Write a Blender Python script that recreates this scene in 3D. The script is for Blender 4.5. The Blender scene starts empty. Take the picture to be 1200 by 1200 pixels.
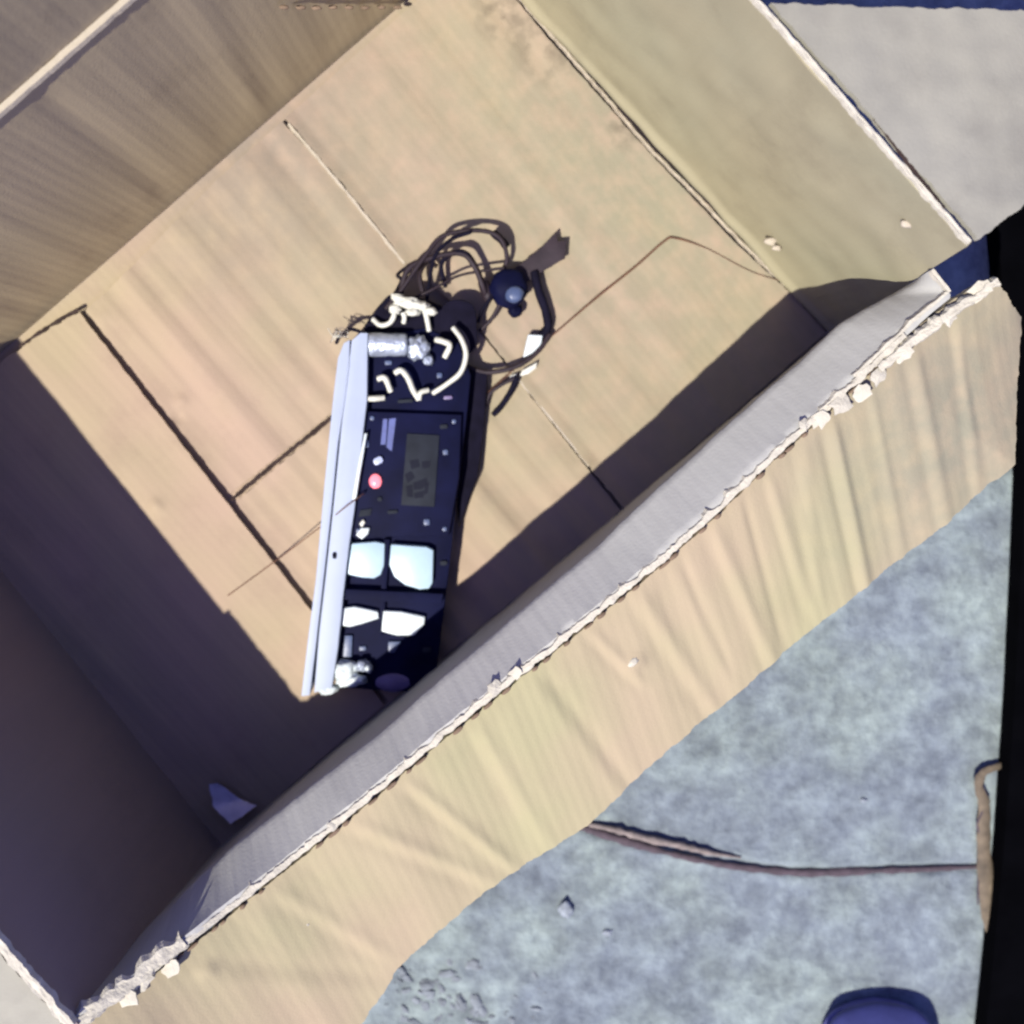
import bpy, bmesh, math, random
from mathutils import Vector, Matrix, noise
random.seed(7)
S = bpy.context.scene
COL = S.collection

# ------------------------------------------------------------------ camera
H = 0.95           # camera height above the box floor (m)
FPX = 1300.0       # focal length in photo pixels (photo 1200 px wide)
cam_d = bpy.data.cameras.new('camera'); cam = bpy.data.objects.new('camera', cam_d); COL.objects.link(cam)
ROT = Vector((-50, 183, -FPX)).normalized().rotation_difference(Vector((0, 0, -1)))
cam.rotation_mode = 'QUATERNION'; cam.rotation_quaternion = ROT; cam.location = (0, 0, H)
cam_d.sensor_width = 36; cam_d.lens = 36 * FPX / 1200; cam_d.clip_start = 0.02; cam_d.clip_end = 200
cam_d.dof.use_dof = True; cam_d.dof.focus_distance = 0.76; cam_d.dof.aperture_fstop = 4.6
S.camera = cam
S.render.resolution_x = S.render.resolution_y = 1024

def P(px, py, z=0.0):
    """design-time measuring: photo pixel + height -> point of the place"""
    d = ROT @ Vector((px - 600, 600 - py, -FPX))
    t = (z - H) / d.z
    return Vector((0, 0, H)) + d * t

# ------------------------------------------------------------------ light
# sun crosses the box towards the upper right: horizontal travel per metre of fall
DA = (P(971, 393) - P(262, 985)).normalized()            # along the long wall
DB = Vector((-DA.y, DA.x, 0))                            # across, towards the upper-left wall
fall = DA * 0.56 + DB * 0.085 + Vector((0, 0, -1))
w = bpy.data.worlds.new('World'); S.world = w; w.use_nodes = True
nt = w.node_tree; bg = nt.nodes['Background']
sky = nt.nodes.new('ShaderNodeTexSky'); sky.sky_type = 'NISHITA'; sky.sun_disc = False; sky.ozone_density = 4.0
ts = -fall.normalized()
elev = math.asin(ts.z); az = math.atan2(ts.x, ts.y)
sky.sun_elevation = elev; sky.sun_rotation = az
bg.inputs[1].default_value = 0.08
tint = nt.nodes.new('ShaderNodeMix'); tint.data_type = 'RGBA'; tint.blend_type = 'MULTIPLY'; tint.inputs['Factor'].default_value = 1
tint.inputs['B'].default_value = (1.05, .85, 1.65, 1)      # the picture's violet cast, the same over the whole sky
nt.links.new(sky.outputs[0], tint.inputs['A']); nt.links.new(tint.outputs['Result'], bg.inputs[0])
sl = bpy.data.lights.new('sun', 'SUN'); sun = bpy.data.objects.new('sun', sl); COL.objects.link(sun)
sl.energy = 4.9; sl.angle = math.radians(0.6); sl.color = (1.0, 0.965, 0.91)
sun.rotation_mode = 'QUATERNION'; sun.rotation_quaternion = fall.normalized().to_track_quat('-Z', 'Y')
S.view_settings.view_transform = 'Standard'; S.view_settings.look = 'None'
S.view_settings.exposure = 0.35; S.view_settings.gamma = 1; S.view_settings.use_curve_mapping = False
S.render.engine = 'CYCLES'
S.cycles.diffuse_bounces = 1
S.render.filter_size = 2.0
try: S.cycles.filter_width = 2.4
except Exception: pass

# ------------------------------------------------------------------ helpers
def link(name, me, mat, parent=None, smooth=True):
    o = bpy.data.objects.new(name, me); COL.objects.link(o)
    if mat: me.materials.append(mat)
    if parent: o.parent = parent
    if smooth:
        for p in me.polygons: p.use_smooth = True
    return o
def thing(name, label, cat, loc=(0, 0, 0), group=None):
    o = bpy.data.objects.new(name, None); COL.objects.link(o); o.location = loc
    o.empty_display_size = 0.02
    tag(o, label, cat, group); return o
def tag(o, label, cat, group=None):
    o['label'] = label; o['category'] = cat
    if group: o['group'] = group
    return o
def n3(x, y, z=0.0): return noise.noise(Vector((x, y, z)))
def fbm(x, y, z=0.0): return n3(x, y, z) + .5 * n3(2.1 * x, 2.1 * y, z + 5) + .25 * n3(4.3 * x, 4.3 * y, z + 9)
def smooth_by_angle(o, a=35):
    me = o.data
    for p in me.polygons: p.use_smooth = True
    bm = bmesh.new(); bm.from_mesh(me)
    for e in bm.edges:
        if len(e.link_faces) == 2 and e.calc_face_angle(0) > math.radians(a): e.smooth = False
    bm.to_mesh(me); bm.free()
def resample(pts, n):
    """pts: list of Vector, n samples equally spaced"""
    L = [0]
    for a, b in zip(pts, pts[1:]): L.append(L[-1] + (b - a).length)
    out = []
    for i in range(n):
        s = L[-1] * i / (n - 1); k = 0
        while k < len(L) - 2 and L[k + 1] < s: k += 1
        f = (s - L[k]) / max(1e-9, L[k + 1] - L[k]); out.append(pts[k].lerp(pts[k + 1], f))
    return out
def catmull(pts, sub=8):
    q = [pts[0] * 2 - pts[1]] + pts + [pts[-1] * 2 - pts[-2]]; out = []
    for i in range(1, len(q) - 2):
        a, b, c, d = q[i - 1:i + 3]
        for k in range(sub):
            t = k / sub
            out.append(0.5 * ((2 * b) + (c - a) * t + (2 * a - 5 * b + 4 * c - d) * t * t + (3 * b - a - 3 * c + d) * t ** 3))
    out.append(pts[-1]); return out
def sheet(name, rows, nu, nv, thick, mat, parent, disp=None, ragged=(0, 0, 0, 0), seed=0, up=None):
    """board lofted through rows (each a polyline of Vectors) with real thickness;
    ragged = jitter (m) of edges v0, v1, u0, u1"""
    R = [resample(r, nu) for r in rows]
    cols = [resample([R[j][i] for j in range(len(R))], nv) for i in range(nu)]
    g = [[cols[i][j].copy() for j in range(nv)] for i in range(nu)]
    eu = (g[-1][nv // 2] - g[0][nv // 2]).normalized(); ev = (g[nu // 2][-1] - g[nu // 2][0]).normalized()
    nrm = eu.cross(ev).normalized()
    if up is not None and nrm.dot(up) < 0: nrm = -nrm
    for i in range(nu):
        s = i / (nu - 1)
        for j in range(nv):
            t = j / (nv - 1); p = g[i][j]; q = p.copy()
            if disp: p += nrm * disp(s, t, q)
            for k, (d, ax) in enumerate(((t, ev), (1 - t, ev), (s, eu), (1 - s, eu))):
                if ragged[k] and d < 1e-6:
                    p += ax * ragged[k] * (n3(q.x * 130 + seed, q.y * 130, q.z * 130 + k) + .6 * n3(q.x * 420 + seed, q.y * 420, k + q.z * 400))
    verts = [v for c in g for v in c]; N = len(verts)
    verts += [v - nrm * thick for v in verts]
    idx = lambda i, j: i * nv + j
    F = []
    for i in range(nu - 1):
        for j in range(nv - 1):
            a, b, c, d = idx(i, j), idx(i + 1, j), idx(i + 1, j + 1), idx(i, j + 1)
            F.append((a, b, c, d)); F.append((a + N, d + N, c + N, b + N))
    for i in range(nu - 1):
        a, b = idx(i, 0), idx(i + 1, 0); F.append((a, a + N, b + N, b))
        a, b = idx(i, nv - 1), idx(i + 1, nv - 1); F.append((a, b, b + N, a + N))
    for j in range(nv - 1):
        a, b = idx(0, j), idx(0, j + 1); F.append((a, b, b + N, a + N))
        a, b = idx(nu - 1, j), idx(nu - 1, j + 1); F.append((a, a + N, b + N, b))
    me = bpy.data.meshes.new(name); me.from_pydata(verts, [], F)
    bm = bmesh.new(); bm.from_mesh(me); bmesh.ops.recalc_face_normals(bm, faces=bm.faces); bm.to_mesh(me); bm.free()
    o = link(name, me, mat, parent); smooth_by_angle(o, 50); return o
def prism(name, px, z0, z1, mat, parent=None, bev=0.0008, rough=0.0, inset=0.0):
    """solid whose top outline is given in photo pixels at height z1, dropped to z0"""
    top = [P(x, y, z1) for x, y in px]
    if rough:
        t2 = []
        for i in range(len(top)):
            a, b = top[i], top[(i + 1) % len(top)]; n = max(1, int((b - a).length / 0.003))
            for k in range(n):
                q = a.lerp(b, k / n); t2.append(q + Vector((n3(q.x * 300, q.y * 300, 3), n3(q.x * 300, q.y * 300, 8), 0)) * rough)
        top = t2
    c = sum(top, Vector()) / len(top)
    n = len(top); zt = [p.z if hasattr(z0, '__call__') else z1 for p in top]
    V = top + [Vector((p.x, p.y, z0)) + Vector(((p.x - c.x), (p.y - c.y), 0)) * inset for p in top]
    F = [tuple(range(n)), tuple(reversed(range(n, 2 * n)))] + [(i, (i + 1) % n, (i + 1) % n + n, i + n) for i in range(n)]
    me = bpy.data.meshes.new(name); me.from_pydata(V, [], F)
    bm = bmesh.new(); bm.from_mesh(me); bmesh.ops.recalc_face_normals(bm, faces=bm.faces)
    if bev:
        es = [e for e in bm.edges if all(v.co.z > (z0 + z1) / 2 for v in e.verts) or (abs(e.verts[0].co.z - e.verts[1].co.z) > 1e-5)]
        try: bmesh.ops.bevel(bm, geom=es, offset=bev, segments=2, profile=0.6, affect='EDGES', clamp_overlap=True)
        except Exception: pass
    bm.to_mesh(me); bm.free()
    o = link(name, me, mat, parent); smooth_by_angle(o, 40); return o
def rounded(cx, cy, w, h, r, ang=0, n=5):
    """rounded rectangle outline in px"""
    out = []; ca, sa = math.cos(ang), math.sin(ang)
    for sx, sy, a0 in ((1, 1, 0), (-1, 1, 90), (-1, -1, 180), (1, -1, 270)):
        for k in range(n + 1):
            a = math.radians(a0 + 90 * k / n)
            x = sx * (w / 2 - r) + r * math.cos(a); y = sy * (h / 2 - r) + r * math.sin(a)
            out.append((cx + x * ca - y * sa, cy + x * sa + y * ca))
    return out
def tube(name, pts, rad, mat, parent=None, seg=8, sub=6, wob=0.0, flat=1.0):
    """swept round (or flattened) cord; rad is a number or a list per control point"""
    rl = rad if isinstance(rad, (list, tuple)) else [rad] * len(pts)
    path = catmull(pts, sub); n = len(path)
    V, F = [], []
    for i, p in enumerate(path):
        t = (path[min(i + 1, n - 1)] - path[max(i - 1, 0)]).normalized()
        u = t.cross(Vector((0, 0, 1)));
        if u.length < 1e-3: u = Vector((1, 0, 0))
        u.normalize(); v = u.cross(t).normalized()
        f = i / (n - 1) * (len(rl) - 1); k = min(int(f), len(rl) - 2); r = rl[k] + (rl[k + 1] - rl[k]) * (f - k)
        if wob: r *= 1 + wob * n3(p.x * 250, p.y * 250, p.z * 250)
        for s in range(seg):
            a = 2 * math.pi * s / seg; V.append(p + u * math.cos(a) * r + v * math.sin(a) * r * flat)
    for i in range(n - 1):
        for s in range(seg):
            a = i * seg + s; b = i * seg + (s + 1) % seg; F.append((a, b, b + seg, a + seg))
    F.append(tuple(reversed(range(seg)))); F.append(tuple(range((n - 1) * seg, n * seg)))
    me = bpy.data.meshes.new(name); me.from_pydata(V, [], F)
    o = link(name, me, mat, parent); smooth_by_angle(o, 60); return o
def pz(l):  # [(px,py,z),...] -> points
    return [P(a, b, c) for a, b, c in l]
def blob(name, c, rx, ry, rz, mat, parent=None, sub=3, amp=0.25, fr=1.6, seed=0, rot=0):
    bm = bmesh.new(); bmesh.ops.create_icosphere(bm, subdivisions=sub, radius=1)
    M = Matrix.Rotation(rot, 3, 'Z')
    for v in bm.verts:
        k = 1 + amp * fbm(v.co.x * fr + seed, v.co.y * fr, v.co.z * fr)
        v.co = c + M @ Vector((v.co.x * rx * k, v.co.y * ry * k, v.co.z * rz * k))
    me = bpy.data.meshes.new(name); bm.to_mesh(me); bm.free()
    return link(name, me, mat, parent)

# ------------------------------------------------------------------ materials
def newmat(name):
    m = bpy.data.materials.new(name); m.use_nodes = True
    return m, m.node_tree, m.node_tree.nodes['Principled BSDF']
def simple(name, col, rough=0.5, metal=0.0, var=0.15, scale=60, bump=0.0005, spec=0.5):
    m, t, b = newmat(name)
    tc = t.nodes.new('ShaderNodeTexCoord'); no = t.nodes.new('ShaderNodeTexNoise')
    no.inputs['Scale'].default_value = scale; no.inputs['Detail'].default_value = 5
    t.links.new(tc.outputs['Object'], no.inputs['Vector'])
    r = t.nodes.new('ShaderNodeValToRGB')
    r.color_ramp.elements[0].position = .3; r.color_ramp.elements[1].position = .7
    r.color_ramp.elements[0].color = [c * (1 - var) for c in col] + [1]
    r.color_ramp.elements[1].color = [min(1, c * (1 + var)) for c in col] + [1]
    t.links.new(no.outputs['Fac'], r.inputs[0]); t.links.new(r.outputs[0], b.inputs['Base Color'])
    b.inputs['Roughness'].default_value = rough; b.inputs['Metallic'].default_value = metal
    b.inputs['Specular IOR Level'].default_value = spec
    if bump:
        bp = t.nodes.new('ShaderNodeBump'); bp.inputs['Distance'].default_value = bump; bp.inputs['Strength'].default_value = .6
        n2 = t.nodes.new('ShaderNodeTexNoise'); n2.inputs['Scale'].default_value = scale * 4; n2.inputs['Detail'].default_value = 4
        t.links.new(tc.outputs['Object'], n2.inputs['Vector']); t.links.new(n2.outputs['Fac'], bp.inputs['Height'])
        t.links.new(bp.outputs[0], b.inputs['Normal'])
    return m
def cardboard(name, c1, c2, flute, pitch=0.0075, stain=0.5, fl=0.35, spots=()):
    """kraft board; flute = direction across the corrugation (world vector), faint liner relief"""
    m, t, b = newmat(name); N = t.nodes.new; L = t.links.new
    tc = N('ShaderNodeTexCoord')
    big = N('ShaderNodeTexNoise'); big.inputs['Scale'].default_value = 7; big.inputs['Detail'].default_value = 3; L(tc.outputs['Object'], big.inputs['Vector'])
    rp = N('ShaderNodeValToRGB'); rp.color_ramp.elements[0].position = .35; rp.color_ramp.elements[1].position = .65
    rp.color_ramp.elements[0].color = (*c1, 1); rp.color_ramp.elements[1].color = (*c2, 1); L(big.outputs['Fac'], rp.inputs[0])
    # fibres, long along the flutes
    fl_n = flute.normalized()
    dt = N('ShaderNodeVectorMath'); dt.operation = 'DOT_PRODUCT'; dt.inputs[1].default_value = fl_n; L(tc.outputs['Object'], dt.inputs[0])
    ds = N('ShaderNodeNewGeometry')
    mp = N('ShaderNodeVectorMath'); mp.operation = 'SCALE'; mp.inputs[0].default_value = fl_n
    L(dt.outputs['Value'], mp.inputs['Scale'])
    sc1 = N('ShaderNodeVectorMath'); sc1.operation = 'SCALE'; sc1.inputs['Scale'].default_value = 160; L(mp.outputs[0], sc1.inputs[0])
    sc2 = N('ShaderNodeVectorMath'); sc2.operation = 'SCALE'; sc2.inputs['Scale'].default_value = 9; L(tc.outputs['Object'], sc2.inputs[0])
    ad = N('ShaderNodeVectorMath'); ad.operation = 'ADD'; L(sc1.outputs[0], ad.inputs[0]); L(sc2.outputs[0], ad.inputs[1])
    st = N('ShaderNodeTexNoise'); st.inputs['Scale'].default_value = .7; st.inputs['Detail'].default_value = 3; L(ad.outputs[0], st.inputs['Vector'])
    mx = N('ShaderNodeMix'); mx.data_type = 'RGBA'; mx.blend_type = 'OVERLAY'; mx.inputs['Factor'].default_value = .04
    L(rp.outputs[0], mx.inputs['A'])
    cr = N('ShaderNodeValToRGB'); cr.color_ramp.elements[0].position = .3; cr.color_ramp.elements[1].position = .7
    cr.color_ramp.elements[0].color = (.3, .3, .3, 1); cr.color_ramp.elements[1].color = (.7, .7, .7, 1); L(st.outputs['Fac'], cr.inputs[0])
    L(cr.outputs[0], mx.inputs['B'])
    # dirt patches
    dn = N('ShaderNodeTexNoise'); dn.inputs['Scale'].default_value = 16; dn.inputs['Detail'].default_value = 8; dn.inputs['Roughness'].default_value = .65; L(tc.outputs['Object'], dn.inputs['Vector'])
    dr = N('ShaderNodeValToRGB'); dr.color_ramp.elements[0].position = .52; dr.color_ramp.elements[1].position = .72
    dr.color_ramp.elements[0].color = (0, 0, 0, 1); dr.color_ramp.elements[1].color = (stain, stain, stain, 1); L(dn.outputs['Fac'], dr.inputs[0])
    m2 = N('ShaderNodeMix'); m2.data_type = 'RGBA'; m2.blend_type = 'MIX'; L(dr.outputs[0], m2.inputs['Factor']); L(mx.outputs['Result'], m2.inputs['A'])
    m2.inputs['B'].default_value = (c1[0] * .62, c1[1] * .6, c1[2] * .62, 1)
    last = m2.outputs['Result']
    for sp, sr, *sc_ in spots:      # placed brown stains; spots given a colour paint in brightness falloff
        di = N('ShaderNodeVectorMath'); di.operation = 'DISTANCE'; di.inputs[1].default_value = sp; L(tc.outputs['Object'], di.inputs[0])
        mr = N('ShaderNodeMapRange'); mr.inputs['From Min'].default_value = sr; mr.inputs['From Max'].default_value = 0; L(di.outputs['Value'], mr.inputs['Value'])
        nn = N('ShaderNodeTexNoise'); nn.inputs['Scale'].default_value = 60; nn.inputs['Detail'].default_value = 6; L(tc.outputs['Object'], nn.inputs['Vector'])
        r_ = N('ShaderNodeValToRGB'); r_.color_ramp.elements[0].position = 0.1 if sc_ else .42; r_.color_ramp.elements[1].position = .6; r_.color_ramp.elements[1].color = (.8, .8, .8, 1); L(nn.outputs['Fac'], r_.inputs[0])
        mu = N('ShaderNodeMath'); mu.operation = 'MULTIPLY'; L(mr.outputs[0], mu.inputs[0]); L(r_.outputs[0], mu.inputs[1])
        m5 = N('ShaderNodeMix'); m5.data_type = 'RGBA'; L(mu.outputs[0], m5.inputs['Factor']); L(last, m5.inputs['A']); m5.inputs['B'].default_value = (*sc_[0], 1) if sc_ else (.15, .11, .075, 1); last = m5.outputs['Result']
    L(last, b.inputs['Base Color'])
    b.inputs['Roughness'].default_value = .78; b.inputs['Specular IOR Level'].default_value = .25
    fn = N('ShaderNodeTexNoise'); fn.inputs['Scale'].default_value = 450; fn.inputs['Detail'].default_value = 4; L(tc.outputs['Object'], fn.inputs['Vector'])
    wv = N('ShaderNodeMath'); wv.operation = 'MULTIPLY'; wv.inputs[1].default_value = 2 * math.pi / pitch; L(dt.outputs['Value'], wv.inputs[0])
    sn = N('ShaderNodeMath'); sn.operation = 'SINE'; L(wv.outputs[0], sn.inputs[0])
    sm = N('ShaderNodeMath'); sm.operation = 'MULTIPLY'; L(sn.outputs[0], sm.inputs[0]); L(big.outputs['Fac'], sm.inputs[1])
    s2 = N('ShaderNodeMath'); s2.operation = 'MULTIPLY'; s2.inputs[1].default_value = fl * .25; L(sm.outputs[0], s2.inputs[0])
    a1 = N('ShaderNodeMath'); a1.operation = 'ADD'; L(s2.outputs[0], a1.inputs[0])
    s3 = N('ShaderNodeMath'); s3.operation = 'MULTIPLY'; s3.inputs[1].default_value = .22; L(st.outputs['Fac'], s3.inputs[0]); L(s3.outputs[0], a1.inputs[1])
    a2 = N('ShaderNodeMath'); a2.operation = 'ADD'; L(a1.outputs[0], a2.inputs[0])
    s4 = N('ShaderNodeMath'); s4.operation = 'MULTIPLY'; s4.inputs[1].default_value = .25; L(fn.outputs['Fac'], s4.inputs[0]); L(s4.outputs[0], a2.inputs[1])
    bp = N('ShaderNodeBump'); bp.inputs['Distance'].default_value = .0011; bp.inputs['Strength'].default_value = .7; L(a2.outputs[0], bp.inputs['Height']); L(bp.outputs[0], b.inputs['Normal'])
    return m

PINK = (.405, .290, .205); TAN = (.375, .30, .185); WARM = (.40, .315, .195)
Z = Vector((0, 0, 1))
M_floor = cardboard('kraft_floor', PINK, TAN, DA, stain=.3, spots=[(P(290, 170), .16, (.24, .19, .15)), (P(780, 170), .46, (.225, .225, .145)), (P(640, 55), .035), (P(590, 15), .03), (P(735, 150), .022)])  # wide spots paint brightness falloff and a greener right side; small ones are stains
M_wallC = cardboard('kraft_shaded_wall', (.25, .20, .185), (.24, .20, .18), DB, stain=.2)  # shade and pinkish floor bounce put into this wall's colour
M_wallL = cardboard('kraft_lower_wall', (.43, .425, .365), (.45, .44, .385), DA, stain=.15)
M_wallA = cardboard('kraft_long_wall', (.45, .365, .215), (.465, .375, .225), DA, stain=.4)
M_wallB = cardboard('kraft_short_wall', (.345, .305, .185), (.335, .31, .195), DB, stain=.4)
M_flapL = cardboard('kraft_flap_sunny', WARM, (.36, .325, .175), DA - .36 * DB, stain=.15, fl=.5, spots=[(P(1120, 500, .2), .16, (.215, .22, .15))])  # wide spot paints the dimmer, greyer right end into the colour
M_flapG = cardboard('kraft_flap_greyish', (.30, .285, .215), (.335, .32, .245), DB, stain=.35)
M_torn = simple('torn_paper', (.53, .49, .37), .85, var=.12, scale=120, bump=.0012, spec=.2)
M_core = simple('cardboard_core', (.20, .14, .09), .9, var=.2, scale=90, spec=.2)
M_seam_shade = simple('seam_shade', (.045, .03, .025), .9, var=.3, scale=90, spec=.1)  # the dark of seam gaps as a colour
M_metal = simple('painted_aluminium', (.36, .41, .50), .55, metal=.0, var=.05, scale=30, bump=.00015)
M_black = simple('black_plastic', (.004, .005, .024), .65, var=.3, scale=40, bump=.0002, spec=.08)
M_black2 = simple('dull_black_rubber', (.006, .005, .013), .8, var=.3, scale=80, bump=.0003, spec=.1)
M_brownw = simple('dark_brown_insulation', (.025, .016, .02), .6, var=.25, scale=80, bump=.0002, spec=.3)
M_white = simple('white_plastic', (.62, .68, .66), .4, var=.05, scale=50, bump=.0002)
M_cream = simple('cream_insulation', (.62, .61, .50), .45, var=.05, scale=50, bump=.0002)
M_bluew = simple('pale_blue_plastic', (.40, .54, .60), .35, var=.08, scale=40, bump=.0002)
M_silver = simple('crumpled_foil', (.45, .50, .58), .35, metal=.45, var=.25, scale=110, bump=.002)
M_lcd = simple('dull_lcd', (.016, .019, .026), .7, var=.25, scale=60, bump=0, spec=.15)
M_lcdd = simple('lcd_segment', (.007, .008, .016), .6, var=.1, scale=60, bump=0, spec=.1)
M_print = simple('blue_print', (.06, .08, .24), .5, var=.2, scale=150, bump=0)
M_blue = simple('blue_plug', (.06, .085, .16), .4, var=.15, scale=90, bump=.0003)
M_purple = simple('violet_plastic', (.17, .13, .24), .45, var=.2, scale=60, bump=.0003)
M_shoe = simple('navy_shoe_leather', (.045, .05, .15), .45, var=.15, scale=60, bump=.0004)
M_sole = simple('shoe_sole_rubber', (.09, .09, .24), .6, var=.15, scale=60, bump=.0004)
M_board = simple('matt_black_bezel', (.0012, .0012, .0016), .95, var=.3, scale=30, bump=0, spec=.02)
M_strap = simple('dirty_brown_strap', (.13, .10, .06), .8, var=.35, scale=90, bump=.001)
M_twig = simple('pale_twig_bark', (.22, .18, .15), .85, var=.3, scale=150, bump=.0012)
M_twigd = simple('dark_cord', (.07, .05, .055), .8, var=.3, scale=150, bump=.0006)
M_string = simple('red_brown_thread', (.12, .05, .025), .7, var=.3, scale=150, bump=.0002)
M_stone = simple('grey_pebble', (.26, .29, .30), .8, var=.3, scale=120, bump=.001)
M_rub = simple('concrete_crumbs', (.19, .21, .21), .9, var=.35, scale=70, bump=.001, spec=.2)
M_leaf = simple('dry_leaf', (.20, .225, .23), .7, var=.3, scale=110, bump=.0006)
M_scrap = simple('grey_paper_scrap', (.80, .74, .82), .7, var=.1, scale=80, bump=.0004)
m, t, b = newmat('red_led'); b.inputs['Base Color'].default_value = (.75, .12, .16, 1); b.inputs['Roughness'].default_value = .25
b.inputs['Emission Color'].default_value = (1, .25, .3, 1); b.inputs['Emission Strength'].default_value = 1.0; M_led = m

# concrete
m, t, b = newmat('concrete'); N = t.nodes.new; L = t.links.new; M_conc = m
tc = N('ShaderNodeTexCoord')
n1 = N('ShaderNodeTexNoise'); n1.inputs['Scale'].default_value = 34; n1.inputs['Detail'].default_value = 9; n1.inputs['Roughness'].default_value = .62; n1.inputs['Distortion'].default_value = .3
n2 = N('ShaderNodeTexNoise'); n2.inputs['Scale'].default_value = 75; n2.inputs['Detail'].default_value = 6; n2.inputs['Roughness'].default_value = .6
n3_ = N('ShaderNodeTexNoise'); n3_.inputs['Scale'].default_value = 11; n3_.inputs['Detail'].default_value = 4
for q in (n1, n2, n3_): L(tc.outputs['Object'], q.inputs['Vector'])
r1 = N('ShaderNodeValToRGB'); r1.color_ramp.elements[0].position = .34; r1.color_ramp.elements[1].position = .66
r1.color_ramp.elements[0].color = (.148, .166, .16, 1); r1.color_ramp.elements[1].color = (.255, .288, .272, 1); L(n1.outputs['Fac'], r1.inputs[0])
r2 = N('ShaderNodeValToRGB'); r2.color_ramp.elements[0].position = .36; r2.color_ramp.elements[1].position = .64
r2.color_ramp.elements[0].color = (.30, .32, .36, 1); r2.color_ramp.elements[1].color = (.68, .70, .68, 1); L(n2.outputs['Fac'], r2.inputs[0])
mx = N('ShaderNodeMix'); mx.data_type = 'RGBA'; mx.blend_type = 'OVERLAY'; mx.inputs['Factor'].default_value = .42
L(r1.outputs[0], mx.inputs['A']); L(r2.outputs[0], mx.inputs['B'])
r3 = N('ShaderNodeValToRGB'); r3.color_ramp.elements[0].position = .4; r3.color_ramp.elements[1].position = .62
r3.color_ramp.elements[0].color = (.84, .86, .94, 1); r3.color_ramp.elements[1].color = (1.06, 1.10, 1.05, 1); L(n3_.outputs['Fac'], r3.inputs[0])
mm = N('ShaderNodeMix'); mm.data_type = 'RGBA'; mm.blend_type = 'MULTIPLY'; mm.inputs['Factor'].default_value = 1
L(mx.outputs['Result'], mm.inputs['A']); L(r3.outputs[0], mm.inputs['B'])
vo = N('ShaderNodeTexVoronoi'); vo.inputs['Scale'].default_value = 55; L(tc.outputs['Object'], vo.inputs['Vector'])
rv = N('ShaderNodeValToRGB'); rv.color_ramp.elements[0].position = .04; rv.color_ramp.elements[1].position = .10
rv.color_ramp.elements[0].color = (.55, .55, .6, 1); rv.color_ramp.elements[1].color = (1, 1, 1, 1); L(vo.outputs['Distance'], rv.inputs[0])
m4 = N('ShaderNodeMix'); m4.data_type = 'RGBA'; m4.blend_type = 'MULTIPLY'; m4.inputs['Factor'].default_value = .12
L(mm.outputs['Result'], m4.inputs['A']); L(rv.outputs[0], m4.inputs['B']); L(m4.outputs['Result'], b.inputs['Base Color'])
b.inputs['Roughness'].default_value = .85; b.inputs['Specular IOR Level'].default_value = .3
ad = N('ShaderNodeMath'); ad.operation = 'ADD'; L(n1.outputs['Fac'], ad.inputs[0]); L(n2.outputs['Fac'], ad.inputs[1])
bp = N('ShaderNodeBump'); bp.inputs['Distance'].default_value = .004; bp.inputs['Strength'].default_value = .8; L(ad.outputs[0], bp.inputs['Height']); L(bp.outputs[0], b.inputs['Normal'])

# ------------------------------------------------------------------ ground (concrete, with a shallow crack)
GZ = -0.012
crack = [(672, 962), (705, 975), (760, 990), (815, 1001), (870, 1013), (930, 1022), (990, 1021), (1060, 1017), (1145, 1016), (1260, 1010)]
cw = [P(a, b, GZ) for a, b in crack]
def crack_d(p):
    best = 9
    for a, b in zip(cw, cw[1:]):
        ab = b - a; tt = max(0, min(1, (p - a).dot(ab) / ab.dot(ab))); best = min(best, (p - (a + ab * tt)).length)
    return best
c0 = P(820, 900, GZ)
me = bpy.data.meshes.new('ground'); V = []; F = []
xs = [-60, -20, -6, -2, -.9] + [-.45 + .0035 * i for i in range(300)] + [.8, 1.5, 4, 12, 60]
ys = [-60, -20, -6, -2, -.9] + [-.62 + .0035 * i for i in range(170)] + [.1, .3, .7, 1.5, 4, 12, 60]
xs = sorted(xs); ys = sorted(ys)
for x in xs:
    for y in ys:
        p = Vector((x, y, GZ)); z = GZ
        if abs(x) < 1 and abs(y) < 1:
            z += .0010 * fbm(x * 22, y * 22) + .0007 * n3(x * 90, y * 90)
            d = crack_d(p)
            if d < .02: z -= .0035 * math.exp(-(d / .0034) ** 2) - .0012 * math.exp(-((d - .008) / .004) ** 2)
        V.append((x, y, z))
ny = len(ys)
for i in range(len(xs) - 1):
    for j in range(ny - 1): F.append((i * ny + j, (i + 1) * ny + j, (i + 1) * ny + j + 1, i * ny + j + 1))
me.from_pydata(V, [], F); g = link('ground', me, M_conc); g['kind'] = 'structure'

# ------------------------------------------------------------------ the cardboard box
FT, FR, FB, FL = (552, -63), (971, 393), (262, 985), (-112, 515)
RT, RR, RB, RL = (561, -357), (1134, 288), (85, 1192), (-478, 544)
HR = 0.28
HL = 0.223          # the lower-right wall stands a little lower
box = thing('cardboard_box', 'large open cardboard box with lit floor and flaps folded out on the concrete', 'box', P(430, 440, GZ))
def setp(o):
    o.parent = box; o.matrix_parent_inverse = Matrix.Translation(-box.location); return o
_s = sheet
def bsheet(*a, **k):
    o = _s(*a[:6], None, **k) if len(a) == 6 else _s(*a, **k)
    return setp(o)
def W(l, z): return [P(a, b, z) for a, b in l]
def lerp2(a, b, t): return (a[0] + (b[0] - a[0]) * t, a[1] + (b[1] - a[1]) * t)

# bottom board below the flaps
bsheet('bottom_board', [W([(FL[0] - 9, FL[1] + 2), (FB[0], FB[1] + 9)], -.006), W([(FT[0], FT[1] - 9), (FR[0] + 9, FR[1])], -.006)], 30, 20, .004, M_floor, seed=1, up=Z)

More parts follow.
